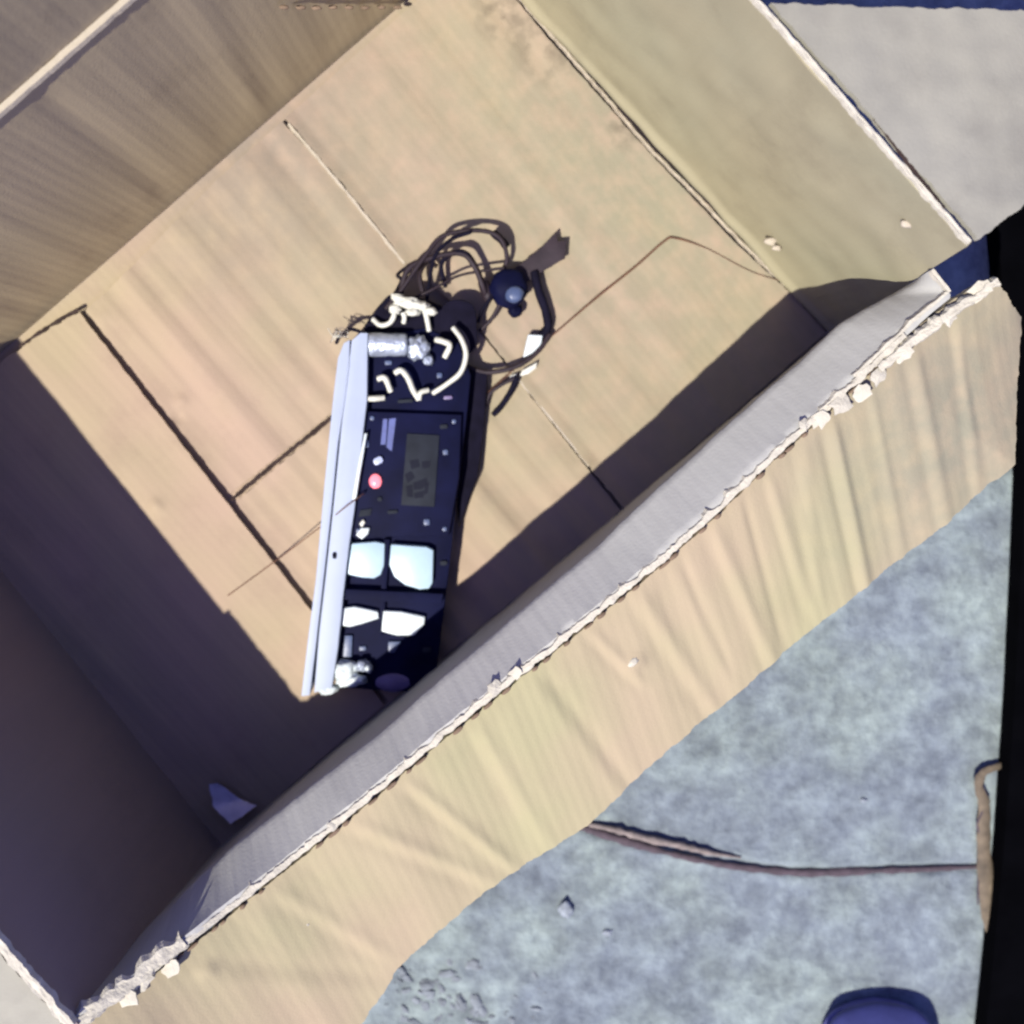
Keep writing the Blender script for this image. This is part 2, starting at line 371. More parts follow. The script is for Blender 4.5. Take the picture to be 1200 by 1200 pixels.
# floor flaps -----------------------------------------------------
RD = (P(470, 310) - P(335, 145)).normalized()               # direction of the ridges
RN = Vector((-RD.y, RD.x, 0))
def ridge(p, k, amp, f=30):
    """soft wrinkles running along the flutes"""
    s = p.dot(RN); l = p.dot(RD)
    v = n3(s * f + k, l * 3.2, k) ; w_ = n3(s * f * 2.3 + k * 2, l * 5, k + 4)
    return amp * (v + .45 * w_) + amp * .5 * n3(p.x * 25, p.y * 25, k)
dents = [(P(212, 470), .006, .0022), (P(208, 490), .005, -.0018), (P(185, 592), .006, .0024), (P(120, 372), .007, .0015), (P(685, 545), .007, .002), (P(905, 280), .01, .001)]
def floor_disp(k, amp):
    def f(s, t, p):
        z = ridge(p, k, amp)
        for c, r, a in dents:
            d = (Vector((p.x, p.y, 0)) - Vector((c.x, c.y, 0))).length
            if d < r * 3: z += a * math.exp(-(d / r) ** 2)
        return z
    return f
LA = lambda x: 365 + 1.285 * (x - 95)      # seam A
def seg(x0, x1, f, n, dx=0): return [(x0 + (x1 - x0) * i / (n - 1) + dx, f(x0 + (x1 - x0) * i / (n - 1))) for i in range(n)]
bsheet('floor_flap', [W([(-117, 521), (22, 409), (60, 384), (93, 366)], .003), W([(257, 994), (350, 912), (450, 826)], .003)], 110, 190, .004, M_floor,
       disp=floor_disp(3, .0016), ragged=(.0018, 0, 0, .0006), seed=3, up=Z)
# left panel, cut across by the seam B
bsheet('floor_flap', [W([(100, 364), (140, 327), (245, 219), (330, 142)], .0), W([(270, 579), (388, 484), (540, 362)], .0)], 130, 140, .0045, M_floor,
       disp=floor_disp(11, .0038), ragged=(.0006, .0006, .0007, .0004), seed=4, up=Z)
bsheet('floor_flap', [W([(276, 588), (392, 490), (545, 367)], .0), W([(456, 821), (600, 705), (727, 598)], .0)], 120, 130, .0045, M_floor,
       disp=floor_disp(12, .0038), ragged=(.0006, .0005, .0007, .0004), seed=5, up=Z)
# right panel
def rdisp(s, t, p):
    z = floor_disp(20, .0016)(s, t, p)
    z += .0016 * math.exp(-(t / .03) ** 2) * (1 + .5 * n3(s * 14, 3))
    return z
bsheet('floor_flap', [W([(335, 138), (405, 220), (474, 306), (549, 370), (693, 550), (732, 596)], .0019), W([(555, -60), (640, 42), (760, 178), (860, 283), (929, 346), (968, 390)], .0006)], 190, 110, .004, M_floor,
       disp=rdisp, ragged=(.0012, .0006, 0, .0008), seed=6, up=Z)

# dark strips painting the shade of the seam gaps
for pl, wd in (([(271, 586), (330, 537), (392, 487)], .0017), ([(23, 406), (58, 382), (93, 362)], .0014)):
    o = tube('shade_strip', W(pl, .0026), wd, M_seam_shade, seg=6, sub=20, wob=.5, flat=.5); setp(o)

# walls -----------------------------------------------------------
def wall_disp(k, amp, f=26, e=5.0, axis=None):
    ax = axis
    def d(s, t, p):
        u = p.dot(ax); return amp * (n3(u * f + k, p.z * e, k) + .5 * n3(u * f * 2.4, p.z * e * 1.5, k + 3)) * min(1, 6 * t + .1) * min(1, 8 * (1 - t) + .05)
    return d
def wdir(a, b):  # inward pointing
    c = P(430, 440, .14); m_ = (a + b) / 2; return (c - m_)
def row(a, b, z, n=2): return [P(*lerp2(a, b, i / (n - 1)), z) for i in range(n)]
# upper-left wall, with long soft creases from foot to rim
def uld(s, t, p):
    z = wall_disp(1, .0022, 20, 3, DA)(s, t, p)
    for s0, k, a in ((.655, .0, .0030), (.49, .02, -.0026), (.58, -.01, .0014), (.36, .02, .0022), (.27, .0, -.0018), (.80, .01, -.0020)):
        z += .33 * a * math.exp(-((s - s0 - k * t) / .010) ** 2) * min(1, 5 * t) * min(1, 5 * (1 - t)) * (.55 + .45 * math.sin(t * 5 + s0 * 30))
    return z
c = P(430, 440, .14)
bsheet('wall', [row((FL[0] - 2, FL[1] - 2), (FT[0] - 2, FT[1] - 2), -.004), row(RL, RT, HR)], 190, 60, .004, M_wallA,
       disp=uld, seed=7, up=c - P(100, 200, .14))
# upper-right wall, with a rounded bulge just above its foot
def urd(s, t, p):
    z = wall_disp(2, .0012, 22, 4, DB)(s, t, p) + .0045 * math.exp(-((t - .035) / .022) ** 2) * (1 + .5 * n3(s * 9, 2))
    z += .0016 * n3(p.x * 30, p.y * 30, p.z * 30)
    return z
bsheet('wall', [row((FT[0] + 2, FT[1]), (FR[0] + 3, FR[1] - 2), -.004), row(RT, RR, HR)], 190, 80, .004, M_wallB,
       disp=urd, seed=8, up=c - P(900, 200, .14))
# lower-left wall
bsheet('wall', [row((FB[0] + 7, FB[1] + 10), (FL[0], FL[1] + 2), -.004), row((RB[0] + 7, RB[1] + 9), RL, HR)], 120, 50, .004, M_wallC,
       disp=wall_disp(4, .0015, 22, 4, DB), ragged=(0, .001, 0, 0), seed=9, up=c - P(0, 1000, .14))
# lower-right wall: stands upright, its top strip bent outwards at a second score line
BZ = .19
rimpx = [(1128, 314), (1075, 372), (1020, 424), (960, 478), (900, 532), (835, 594), (770, 652), (700, 708), (640, 757), (580, 802), (500, 868), (420, 935), (340, 1000), (260, 1062), (180, 1125), (88, 1190)]
rimpx[0] = (1112, 342)
bendpx = [(1030, 334), (985, 378), (930, 430), (850, 500), (760, 582), (700, 640), (620, 708), (540, 775), (460, 846), (360, 925), (280, 985), (215, 1046), (150, 1112)]
foot = [(FR[0] + 1, FR[1] + 1), (FB[0] + 1, FB[1] + 1)]
def lrd(s, t, p):
    return .0009 * n3(p.dot(DA) * 30, p.z * 12, 2) + .0006 * n3(p.dot(DA) * 90, p.z * 40, 3)
e0, e1 = P(FR[0] + 1, FR[1] + 1, -.004), P(*RR, HR)
def hz(x): return HL + (HR - .002 - HL) * max(0, min(1, (330 - x) / 245)) ** 1.2
E = lambda z: e0.lerp(e1, (z + .004) / (HR + .004))
dbend = [E(BZ)] + [P(a, b_, BZ) for a, b_ in bendpx[1:]]
bsheet('wall', [W(foot, -.004), dbend, [E(HL)] + [P(a, b_, hz(a)) for a, b_ in rimpx]], 220, 46, .004, M_wallL, disp=lrd, ragged=(0, .0014, 0, .001), seed=10, up=c - P(900, 700, .14))

# flaps -----------------------------------------------------------
# upper-left flap stands up above the wall
bsheet('flap', [row((RL[0] - 2, RL[1] - 3), (RT[0] - 2, RT[1] - 3), HR - .002), row((RL[0] - 95, RL[1] - 90), (RT[0] - 55, RT[1] - 105), HR + .10)], 120, 30, .004, M_wallA,
       disp=wall_disp(6, .002, 20, 4, DA), ragged=(.001, .001, 0, 0), seed=31, up=c - P(100, 100, .2))
# upper-right flap lies out flat
def frd(s, t, p): return .0022 * n3(p.x * 18, p.y * 18, 4) + .001 * n3(p.x * 60, p.y * 60, 8)
bsheet('flap', [W([(1146, 281), (1096, 222), (1000, 112), (905, 3)], HR + .001), W([(1295, 165), (1285, 80), (1272, 15)], HR - .03)], 150, 70, .004, M_flapG,
       disp=frd, ragged=(.0012, .001, .0012, .002), seed=32, up=Z)
# lower-right flap, wrinkled across
outer = [(1196, 372), (1192, 470), (1190, 545), (1150, 576), (1080, 636), (1010, 690), (890, 790), (830, 840), (760, 900), (690, 966), (590, 1030), (520, 1085), (470, 1130), (440, 1180), (400, 1230), (330, 1330)]
inner = [(1168, 326), (1140, 336), (1082, 378), (1028, 430), (968, 485), (908, 540), (843, 602), (778, 661), (708, 717), (648, 766), (588, 812), (508, 878), (428, 945), (348, 1010), (268, 1074), (190, 1136), (96, 1202)]
creases = [((972, 492), (1018, 684), .0030, .0045), ((938, 520), (962, 700), .0012, .005), ((900, 556), (950, 706), .0016, .004), ((832, 610), (905, 770), .0016, .005), ((1072, 420), (1112, 606), .0018, .005), ((1125, 380), (1150, 560), .0014, .004),
           ((745, 690), (838, 830), .0018, .006), ((690, 735), (745, 790), .0014, .004), ((640, 790), (740, 925), -.0014, .006), ((560, 850), (640, 985), .0015, .006), ((480, 915), (590, 1010), .0020, .005), ((400, 950), (560, 1030), .0018, .006),
           ((245, 1110), (440, 1150), -.0009, .008), ((330, 1040), (450, 1120), .0012, .006), ((795, 650), (850, 770), -.0012, .004), ((1020, 460), (1060, 640), .0012, .004), ((870, 580), (915, 740), -.0010, .003)]
creases = [(P(a[0], a[1], .215), P(b_[0], b_[1], .195), A_, w_) for a, b_, A_, w_ in creases]
def fld(s, t, p):
    u = p.dot(DA); v_ = p.dot(DB)
    z = .0028 * n3(u * 22 - v_ * 8, v_ * 2.5, 1) + .0008 * n3(u * 60 - v_ * 20, v_ * 3, 2)
    for a, b_, A_, w_ in creases:
        ab = b_ - a; q = p - a; L2 = ab.x ** 2 + ab.y ** 2; tt = (q.x * ab.x + q.y * ab.y) / L2
        if -.15 < tt < 1.25:
            d = (q.x * ab.y - q.y * ab.x) / L2 ** .5
            if abs(d) < w_ * 4: z += A_ * (math.exp(-(d / w_) ** 2) - .45 * math.exp(-((d - 1.6 * w_) / w_) ** 2)) * min(1, (tt + .15) * 5) * min(1, (1.25 - tt) * 4)
    for (cx, cy) in ((745, 775), (255, 1110), (640, 1050)):
        q = P(cx, cy, .205); d = ((p.x - q.x) ** 2 + (p.y - q.y) ** 2) ** .5
        z += .003 * math.exp(-(d / .007) ** 2)
    return z * min(1, .25 + 5 * t)
outz = .185
fl = bsheet('flap', [[P(a, b_, hz(a) - .003) for a, b_ in inner], [P(a, b_, outz) for a, b_ in outer]], 420, 70, .004, M_flapL, disp=fld, ragged=(.0012, .0014, .0012, 0), seed=33, up=Z)
# lower-left flap
bsheet('flap', [row((72, 1200), (RL[0] - 10, RL[1] + 14), HR + .002), row((-60, 1330), (RL[0] - 160, RL[1] + 140), HR - .02)], 150, 40, .004, M_flapG,
       disp=frd, ragged=(.0018, .002, .001, 0), seed=34, up=Z)

# torn, whitened score lines along the rims ------------------------
def torn_edge(pts, wid, mat, seed, parent=None, lift=.0012, chunk=1.0, n=None):
    """lumpy torn liner paper lying along a folded edge"""
    path = resample(pts, n or int(sum((a - b_).length for a, b_ in zip(pts, pts[1:])) / .0022))
    V, F = [], []; K = 7
    for i, p in enumerate(path):
        a = path[max(0, i - 1)]; b_ = path[min(len(path) - 1, i + 1)]
        t_ = (b_ - a).normalized(); u = t_.cross(Z).normalized()
        q = i * .0022
        wl = wid * (.75 + .55 * chunk * n3(q * 110, seed, 1) + .35 * chunk * n3(q * 330, seed, 2))
        wr = wid * (.75 + .75 * chunk * n3(q * 95, seed, 7) + .45 * chunk * n3(q * 300, seed, 9))
        for k in range(K):
            s = -1 + 2 * k / (K - 1)
            off = s * (wl if s < 0 else wr)
            h = lift * (.7 + .5 * n3(q * 160, k * .9, seed)) + (-.0035 if abs(s) == 1 else 0)
            V.append(p + u * off + Z * h)
    for i in range(len(path) - 1):
        for k in range(K - 1): F.append((i * K + k, (i + 1) * K + k, (i + 1) * K + k + 1, i * K + k + 1))
    me = bpy.data.meshes.new('torn_edge'); me.from_pydata(V, [], F)
    return setp(link('torn_edge', me, mat, smooth=False))
cl = [lerp2(a, b_, .5) for a, b_ in zip(rimpx[1:], inner[2:])]
torn_edge([P(a, b_, hz(a) + .0012) for a, b_ in [(1060, 392)] + cl[1:]], .0040, M_torn, 5, lift=.0012)
torn_edge([P(a, b_, HL + .002) for a, b_ in [(1170, 330), (1120, 362), (1070, 400), (1030, 432)]], .0052, M_torn, 9, lift=.002)
torn_edge([P(a, b_, HR + .002) for a, b_ in [(880, -6), (940, 60), (1010, 142), (1080, 220), (1136, 284)]], .0026, M_torn, 12, lift=.0016, chunk=.5)
M_scor = cardboard('kraft_score', (.45, .39, .28), (.48, .42, .32), DA, stain=.2)
torn_edge([P(a, b_, HR + .001) for a, b_ in [(-60, 179), (0, 128), (80, 58), (150, -3), (200, -46)]], .0036, M_scor, 15, lift=.0004, chunk=.2)
torn_edge([P(a, b_, HR + .004) for a, b_ in [(-40, 1058), (0, 1106), (40, 1152), (84, 1202)]], .006, M_torn, 18, lift=.002, chunk=.6)
torn_edge([P(a, b_, hz(a) + .001) for a, b_ in [(215, 1100), (160, 1145), (110, 1182), (70, 1215)]], .0085, M_torn, 21, lift=.003, chunk=.9)
# loose torn lumps of liner paper on the lower-right score line
for k, (x, y, ax, ay) in enumerate([(943, 497, .0042, .0038), (962, 492, .0062, .005), (986, 474, .0072, .0058), (1010, 460, .0058, .005), (1030, 440, .006, .0045),
                                    (1060, 415, .006, .004), (580, 806, .0055, .0048), (604, 790, .0045, .004), (390, 968, .004, .0035), (200, 1136, .0075, .005), (168, 1150, .006, .005), (150, 1170, .007, .006), (1112, 372, .006, .0045), (1150, 340, .007, .005)]):
    c_ = P(x, y, hz(x) + .0022); n_ = 13; u1 = DA; u2 = DB; bm = bmesh.new(); ring = []
    for i in range(n_):
        a = 2 * math.pi * i / n_; r = 1 + .55 * n3(math.cos(a) * 2.1 + k * 7, math.sin(a) * 2.1, k) + random.uniform(-.12, .12)
        sx, sy = r * math.copysign(abs(math.cos(a)) ** .7, math.cos(a)), r * math.copysign(abs(math.sin(a)) ** .7, math.sin(a))
        ring.append(bm.verts.new(c_ + u1 * ax * sx + u2 * ay * sy + Z * (.0016 * sx * (1 if k % 2 else -1) + .0009 * n3(i, k) )))
    cc = bm.verts.new(c_ + Z * .0012)
    low = [bm.verts.new(v.co - Z * .0012) for v in ring]
    for i in range(n_):
        bm.faces.new((cc, ring[i], ring[(i + 1) % n_])); bm.faces.new((ring[i], low[i], low[(i + 1) % n_], ring[(i + 1) % n_]))
    me = bpy.data.meshes.new('torn_paper'); bm.to_mesh(me); bm.free(); setp(link('torn_paper', me, M_torn, smooth=False))
torn_edge([P(a, b_, .0030) for a, b_ in [(338, 145), (405, 224), (474, 309)]], .0020, M_scor, 31, lift=.0008, chunk=.8)
torn_edge([P(a, b_, .0030) for a, b_ in [(600, 435), (650, 496), (690, 546)]], .0014, M_scor, 33, lift=.0008, chunk=.8)
torn_edge([P(a, b_, .006) for a, b_ in [(596, -16), (640, 34), (700, 103), (760, 173), (812, 225), (866, 282), (920, 334)]], .0014, M_scor, 41, lift=.002, chunk=1.1)
torn_edge([E(HL) + Z * .001] + [P(a, b_, HL + .001) for a, b_ in [(1112, 341), (1075, 371), (1040, 404), (1000, 441)]], .0022, M_torn, 43, lift=.0008, chunk=.9)
o = tube('shade_strip', [P(a, b_, HR + .0002) for a, b_ in [(1006, 112), (1040, 158), (1076, 207), (1106, 246)]], .0014, M_seam_shade, seg=6, sub=20, wob=.5, flat=.3); setp(o)  # dark strip standing in for the shade of the rim groove
def on_plane(px, py, a, b_, c_):
    n_ = (b_ - a).cross(c_ - a).normalized(); o_ = Vector((0, 0, H)); d = P(px, py, 0) - o_
    return o_ + d * ((a - o_).dot(n_) / d.dot(n_))
wa, wb, wc = P(*FL, 0), P(*FT, 0), P(*RT, HR)
for k in range(9):      # added dark dashes for the monitor bezel's edge, laid on the upper-left wall
    setp(blob('bezel_dash', on_plane(330 + k * 19, 5.5 + .4 * (k % 3), wa, wb, wc) + Vector((.6, -.6, .35)).normalized() * .003, .0036, .0016, .0016, M_core, sub=2, amp=.2, seed=k))
va, vb, vc = P(*FR, 0), P(*FT, 0), P(*RR, HR)
for x, y, r in ((903, 282, .0055), (910, 290, .004), (1062, 262, .0045)):
    setp(blob('paper_scuff', on_plane(x, y, va, vb, vc) + Vector((-.5, .3, .3)).normalized() * -.0005, r, r * .6, r * .5, M_scor, sub=2, amp=.4, seed=x))
# pale scuffs where the liner has lifted
for k, (x, y, ax) in enumerate([(742, 776, .0045), (320, 1110, .0045), (335, 1100, .004), (357, 1085, .004)]):
    tt = .45
    setp(blob('paper_scuff', P(x, y, .209), ax, ax * .55, .0012, M_torn, amp=.4, seed=k + 40, rot=.7, sub=2))
# open flute mouths: dark slots under the torn edge
bm = bmesh.new()
for k in range(46):
    f = (k + random.random() * .7) / 46
    if random.random() < .35: continue
    i = f * (len(inner) - 5) + 3; j = int(i); q = lerp2(inner[j], inner[min(j + 1, len(inner) - 1)], i - j)
    c_ = P(q[0] + 1, q[1] + 1.5, hz(q[0]) + .0004); L_ = random.uniform(.0022, .0055); wd = random.uniform(.0007, .0014)
    dA = DA.copy(); ring = []
    for s in range(8):
        a = s * math.pi / 4; ring.append(bm.verts.new(c_ + dA * L_ * math.cos(a) + DB * wd * math.sin(a)))
    low = [bm.verts.new(v.co - Z * .003) for v in ring]
    bm.faces.new(ring)
    for s in range(8): bm.faces.new((ring[s], low[s], low[(s + 1) % 8], ring[(s + 1) % 8]))
me = bpy.data.meshes.new('flute_mouths'); bm.to_mesh(me); bm.free(); o = setp(link('flute_mouths', me, M_core)); o['kind'] = 'stuff'

# ------------------------------------------------------------------ opened electronic unit
dev = thing('electronic_unit', 'opened black electronic unit with pale metal rail and tangled wires on the box floor', 'electronic device', P(455, 620, .004))
def dp(o):
    o.parent = dev; o.matrix_parent_inverse = Matrix.Translation(-dev.location); return o
def dprism(name, px, z0, z1, mat, **k): return dp(prism(name, px, z0, z1, mat, **k))
def sub(o, par):
    o.parent = par; o.matrix_parent_inverse = (Matrix.Translation(dev.location)).inverted() if False else Matrix.Translation(-dev.location)
    return o
zb = .006
def under(par, o): o.parent = par; return o      # sub-part: its part already sits at the origin
# main tray and the black body
body = dprism('body', [(428, 396), (500, 384), (538, 402), (552, 440), (548, 480), (541, 540), (534, 600), (530, 640), (520, 720), (510, 800), (486, 812), (392, 806), (398, 760), (412, 640), (424, 500)], zb, .028, M_black, bev=.002)
dprism('faceplate', [(430, 482), (541, 486), (538, 560), (526, 628), (412, 630), (420, 560)], .028, .034, M_black, bev=.0012)
rail = dprism('metal_rail', [(412, 399), (422, 390), (431, 390), (430, 470), (424, 520), (415, 600), (409, 640), (402, 700), (396, 760), (389, 806), (368, 812), (374, 740), (381, 680), (390, 600), (400, 500)], zb, .040, M_metal, bev=.0008)
dprism('metal_lip', [(396, 420), (403, 402), (410, 398), (409, 430), (404, 470), (396, 520), (388, 600), (379, 680), (371, 750), (363, 815), (353, 816), (362, 740), (370, 680), (380, 570), (390, 470)], zb, .041, M_metal, bev=.0006)
dprism('rail_gap', [(406, 420), (414, 420), (396, 560), (374, 800), (364, 800), (390, 560)], zb, .034, M_black, bev=0)
under(rail, prism('rail_screw', rounded(392, 651, 5, 8, 2.4), .0398, .0406, M_black2, bev=0))
dprism('edge_strip', [(427, 508), (430, 508), (421, 560), (417, 586), (413, 586), (420, 545)], .03, .0415, M_white, bev=.0004)
scr = dprism('screen', [(477, 508), (515, 510), (509, 594), (470, 592)], .034, .0352, M_lcd, bev=.0004)
for q in ([(480, 540), (490, 538), (492, 547), (482, 550)], [(494, 541), (505, 540), (503, 548), (495, 549)], [(474, 556), (482, 552), (486, 560), (478, 566)],
          [(484, 566), (500, 560), (501, 567), (495, 573), (485, 574)], [(476, 570), (483, 568), (484, 583), (477, 582)], [(485, 578), (497, 575), (496, 583), (486, 584)], [(498, 566), (503, 565), (501, 578), (497, 580)]):
    o = prism('display_segment', q, .0352, .0355, M_lcdd, bev=0); o.parent = scr
for q in ([(449, 491), (454, 491), (452, 521), (446, 521)], [(456, 491), (464, 490), (459, 529), (453, 524)]):
    dprism('printed_bar', q, .034, .0343, M_print, bev=0)
dprism('button', rounded(443, 540, 11, 8, 3, -.5), .034, .0372, simple('button_lilac', (.45, .5, .68), .35), bev=.0006)
dp(blob('indicator_light', P(440, 564, .0355), .0052, .006, .003, M_led, amp=.05))
dprism('small_tab', [(422, 598), (436, 596), (434, 604), (420, 606)], .034, .0352, M_lcd, bev=.0003)
dprism('white_chip', [(421, 614), (425, 609), (428, 612), (424, 618)], .034, .0368, M_cream, bev=.0004)
dprism('white_chip', [(417, 627), (423, 619), (433, 619), (431, 626), (424, 632)], .034, .0376, M_white, bev=.0006)
for x, y, w_, h_, mt in ((520, 500, 9, 5, M_lcd), (522, 530, 6, 6, M_blue), (460, 600, 12, 4, M_lcd), (500, 612, 7, 7, M_blue), (445, 585, 5, 5, M_lcd), (430, 520, 4, 9, M_blue),
                         (520, 660, 8, 5, M_lcd), (434, 700, 14, 4, M_blue), (500, 762, 10, 6, M_lcd), (425, 760, 8, 5, M_blue), (475, 470, 18, 4, M_lcd), (525, 466, 10, 4, M_purple), (455, 425, 8, 5, M_blue), (515, 440, 6, 6, M_blue)):
    zt = .0355 if 484 < y < 628 else .0300
    dprism('circuit_component', rounded(x, y, w_, h_, 1.2, -.06, 2), .027, zt, mt, bev=.0003)
for x, y in ((436, 490), (532, 494), (521, 620), (420, 622), (512, 700)):
    dprism('screw', rounded(x, y, 5, 5, 2.4, 0, 4), .027, .0352, M_blue, bev=.0003)
# two rows of pale pads
dprism('pad', [(412, 637), (440, 635), (451, 637), (450, 663), (446, 674), (438, 678), (424, 677), (407, 673), (409, 650)], .028, .0345, M_bluew, bev=.0014)
dprism('pad', [(458, 638), (500, 641), (508, 645), (507, 683), (503, 690), (492, 691), (475, 686), (462, 676), (456, 662)], .028, .0355, M_bluew, bev=.0014)
dprism('pad', [(400, 713), (415, 711), (430, 714), (443, 717), (444, 725), (425, 731), (410, 735), (398, 733)], .028, .0335, M_white, bev=.0012)
dprism('pad', [(449, 716), (470, 717), (498, 723), (497, 732), (485, 745), (465, 745), (447, 740)], .028, .0335, M_white, bev=.0012)
dprism('divider', [(396, 690), (520, 696), (517, 708), (394, 703)], .028, .036, M_black, bev=.001)
dprism('divider', [(404, 745), (413, 745), (412, 770), (402, 770)], .028, .031, M_blue, bev=.0006)
dprism('divider', [(455, 752), (470, 752), (462, 765), (455, 765)], .028, .031, M_blue, bev=.0006)
# frame around the pads
dprism('frame_bar', [(450, 632), (457, 632), (449, 745), (443, 745)], .028, .0325, M_black, bev=.0006)
# crumpled white clamp at the lower end
for k, (x, y, a, b_) in enumerate([(404, 785, .0105, .008), (412, 797, .0115, .006), (425, 780, .006, .005), (385, 808, .008, .004), (432, 783, .003, .004)]):
    dp(blob('end_clamp', P(x, y, .034), a, b_, .006, M_white if k != 2 else M_silver, amp=.45, fr=2.2, seed=k * 4.1, rot=.1))
dp(blob('end_cap', P(460, 798, .024), .019, .0095, .007, M_purple, amp=.12, seed=8))
# top end: silver can, foil, black hump built where a shadow lies
can = dp(tube('silver_capacitor', pz([(433, 404, .036), (450, 404, .036), (474, 404, .036), (478, 404, .036)]), [.0095, .0095, .0092, .0055], M_silver, seg=20, sub=4, wob=.08))
dp(blob('foil_wad', P(490, 408, .035), .0085, .0095, .006, M_silver, amp=.6, fr=2.4, seed=3))
dp(blob('foil_wad', P(502, 422, .033), .004, .004, .003, M_silver, amp=.5, fr=2.4, seed=6))
dprism('shadow_hump', rounded(537, 384, 44, 66, 19, -.05, 6), zb, .026, M_black2, bev=.005)
dprism('side_shadow_slab', [(540, 420), (556, 432), (572, 436), (568, 500), (560, 560), (548, 590), (538, 620), (534, 560), (545, 480)], zb, .014, M_black2, bev=.003)  # low black slab in the shape of the unit's cast shadow
dprism('top_block', [(440, 362), (455, 345), (500, 350), (520, 360), (520, 396), (430, 396), (425, 384)], zb, .026, M_black2, bev=.003)
# white wires and terminals
rW = .0021
white = [
    [(531, 384, .036), (541, 398, .040), (546, 416, .041), (540, 436, .040), (525, 449, .038), (507, 461, .035)],
    [(463, 437, .036), (470, 434, .038), (478, 443, .039), (484, 457, .038), (491, 468, .036)],
    [(491, 468, .036), (493, 460, .038), (502, 457, .036)],
    [(443, 444, .036), (451, 443, .038), (458, 459, .035)],
    [(430, 467, .035), (440, 467, .037), (450, 466, .035)],
    [(511, 398, .036), (519, 400, .039), (527, 405, .039), (521, 419, .036)],
    [(437, 374, .030), (446, 381, .033), (457, 378, .034), (462, 368, .035), (459, 361, .034)],
    [(497, 362, .034), (500, 372, .034), (503, 388, .032)],
    [(472, 366, .034), (474, 372, .033), (473, 378, .030)],
]
for k, wv in enumerate(white):
    dp(tube('white_wire', pz(wv), rW * (1.15 if k in (1, 3, 4, 5) else 1.0), M_cream, seg=10, sub=6, wob=.1))
for k, (x, y, a, b_) in enumerate([(478, 355, .011, .0048), (466, 349, .006, .0035), (492, 358, .0075, .004), (505, 365, .005, .0032), (463, 362, .005, .004), (484, 366, .006, .003)]):
    dp(blob('white_terminal', P(x, y, .034), a, b_, .004, M_cream, amp=.4, fr=2.0, seed=k * 2.2 + 1, rot=-.1))
# dark wires: loops above the unit
dark = [
    ([(452, 362, .028), (470, 340, .03), (498, 300, .03), (520, 276, .028), (560, 270, .026), (585, 278, .024), (594, 300, .018), (590, 318, .012)], .0019),
    ([(500, 352, .02), (505, 318, .026), (512, 296, .028), (530, 280, .028), (552, 272, .03)], .0016),
    ([(468, 350, .026), (478, 316, .028), (505, 302, .026), (540, 297, .024), (556, 312, .022), (566, 336, .02), (570, 348, .014)], .0023),
    ([(522, 336, .008), (517, 310, .018), (530, 297, .024), (545, 296, .024), (556, 309, .02), (566, 332, .014), (572, 352, .008)], .0020),
    ([(478, 352, .024), (505, 340, .026), (535, 324, .022), (562, 318, .02), (590, 314, .02)], .0012),
    ([(456, 355, .025), (470, 330, .02), (466, 322, .016), (480, 312, .012), (505, 306, .014)], .0014),
    ([(562, 388, .012), (575, 375, .016), (586, 356, .018), (594, 340, .02)], .0017),
    ([(560, 378, .014), (566, 362, .016), (574, 350, .018), (584, 335, .02)], .0014),
    ([(496, 346, .022), (492, 322, .02), (500, 306, .014), (512, 312, .01)], .0020),
    ([(626, 318, .012), (631, 340, .012), (640, 366, .011), (642, 384, .010), (634, 394, .009)], .0038),
    ([(644, 392, .012), (632, 410, .014), (612, 426, .015), (590, 434, .014), (568, 436, .012), (548, 430, .012)], .0022),
    ([(606, 442, .012), (598, 460, .010), (586, 478, .008), (578, 486, .006)], .0026),
    ([(606, 442, .012), (586, 452, .010), (574, 462, .008), (570, 476, .006)], .0016),
    ([(594, 290, .012), (588, 282, .012), (578, 273, .016)], .0034),
    ([(566, 330, .014), (570, 342, .014), (574, 350, .013)], .0048),
    ([(430, 392, .03), (412, 386, .026), (400, 392, .02), (394, 402, .014)], .0015),
]
for k, (p_, r) in enumerate(dark):
    dp(tube('dark_wire', pz(p_), r, M_brownw if k % 2 == 0 else M_black2, seg=9, sub=7, wob=.12))
# plug with a blue face, flat notched strip and white clips
plug = dp(blob('plug', P(596, 338, .018), .0155, .0165, .009, M_black, amp=.25, fr=1.3, seed=4, rot=.6))
under(plug, blob('plug_face', P(603, 345, .026), .0075, .0068, .0035, M_blue, amp=.12, seed=2, rot=.5))
under(plug, blob('plug_tip', P(604, 364, .013), .006, .0055, .005, M_black, amp=.3, seed=9))
dprism('notched_strip', [(598, 318), (620, 302), (638, 286), (652, 271), (653, 282), (664, 282), (662, 303), (646, 312), (632, 321), (616, 332)], .010, .0115, M_brownw, bev=.0003, rough=.001)
dprism('white_clip', [(619, 392), (636, 393), (634, 404), (624, 414), (613, 419), (616, 405)], .006, .013, M_white, bev=.001)
dprism('white_clip', [(630, 424), (628, 432), (620, 438), (608, 442), (612, 434)], .004, .009, M_cream, bev=.001)
dprism('white_clip', [(607, 437), (602, 446), (594, 449), (598, 440)], .004, .008, M_cream, bev=.0008)
# frayed grey strands by the rail head
for k in range(14):
    a = random.uniform(-2.4, -.2); x0, y0 = 402 + random.uniform(-3, 8), 392 + random.uniform(-6, 6)
    l = random.uniform(8, 24)
    dp(tube('frayed_strand', pz([(x0, y0, .03), (x0 - l * .5, y0 - l * .25 * random.random(), .031 + random.uniform(-.004, .004)), (x0 - l * random.uniform(.5, .9), y0 + random.uniform(-12, 10), .026)]),
            .00035, M_twig if k % 2 else M_cream, seg=5, sub=4))

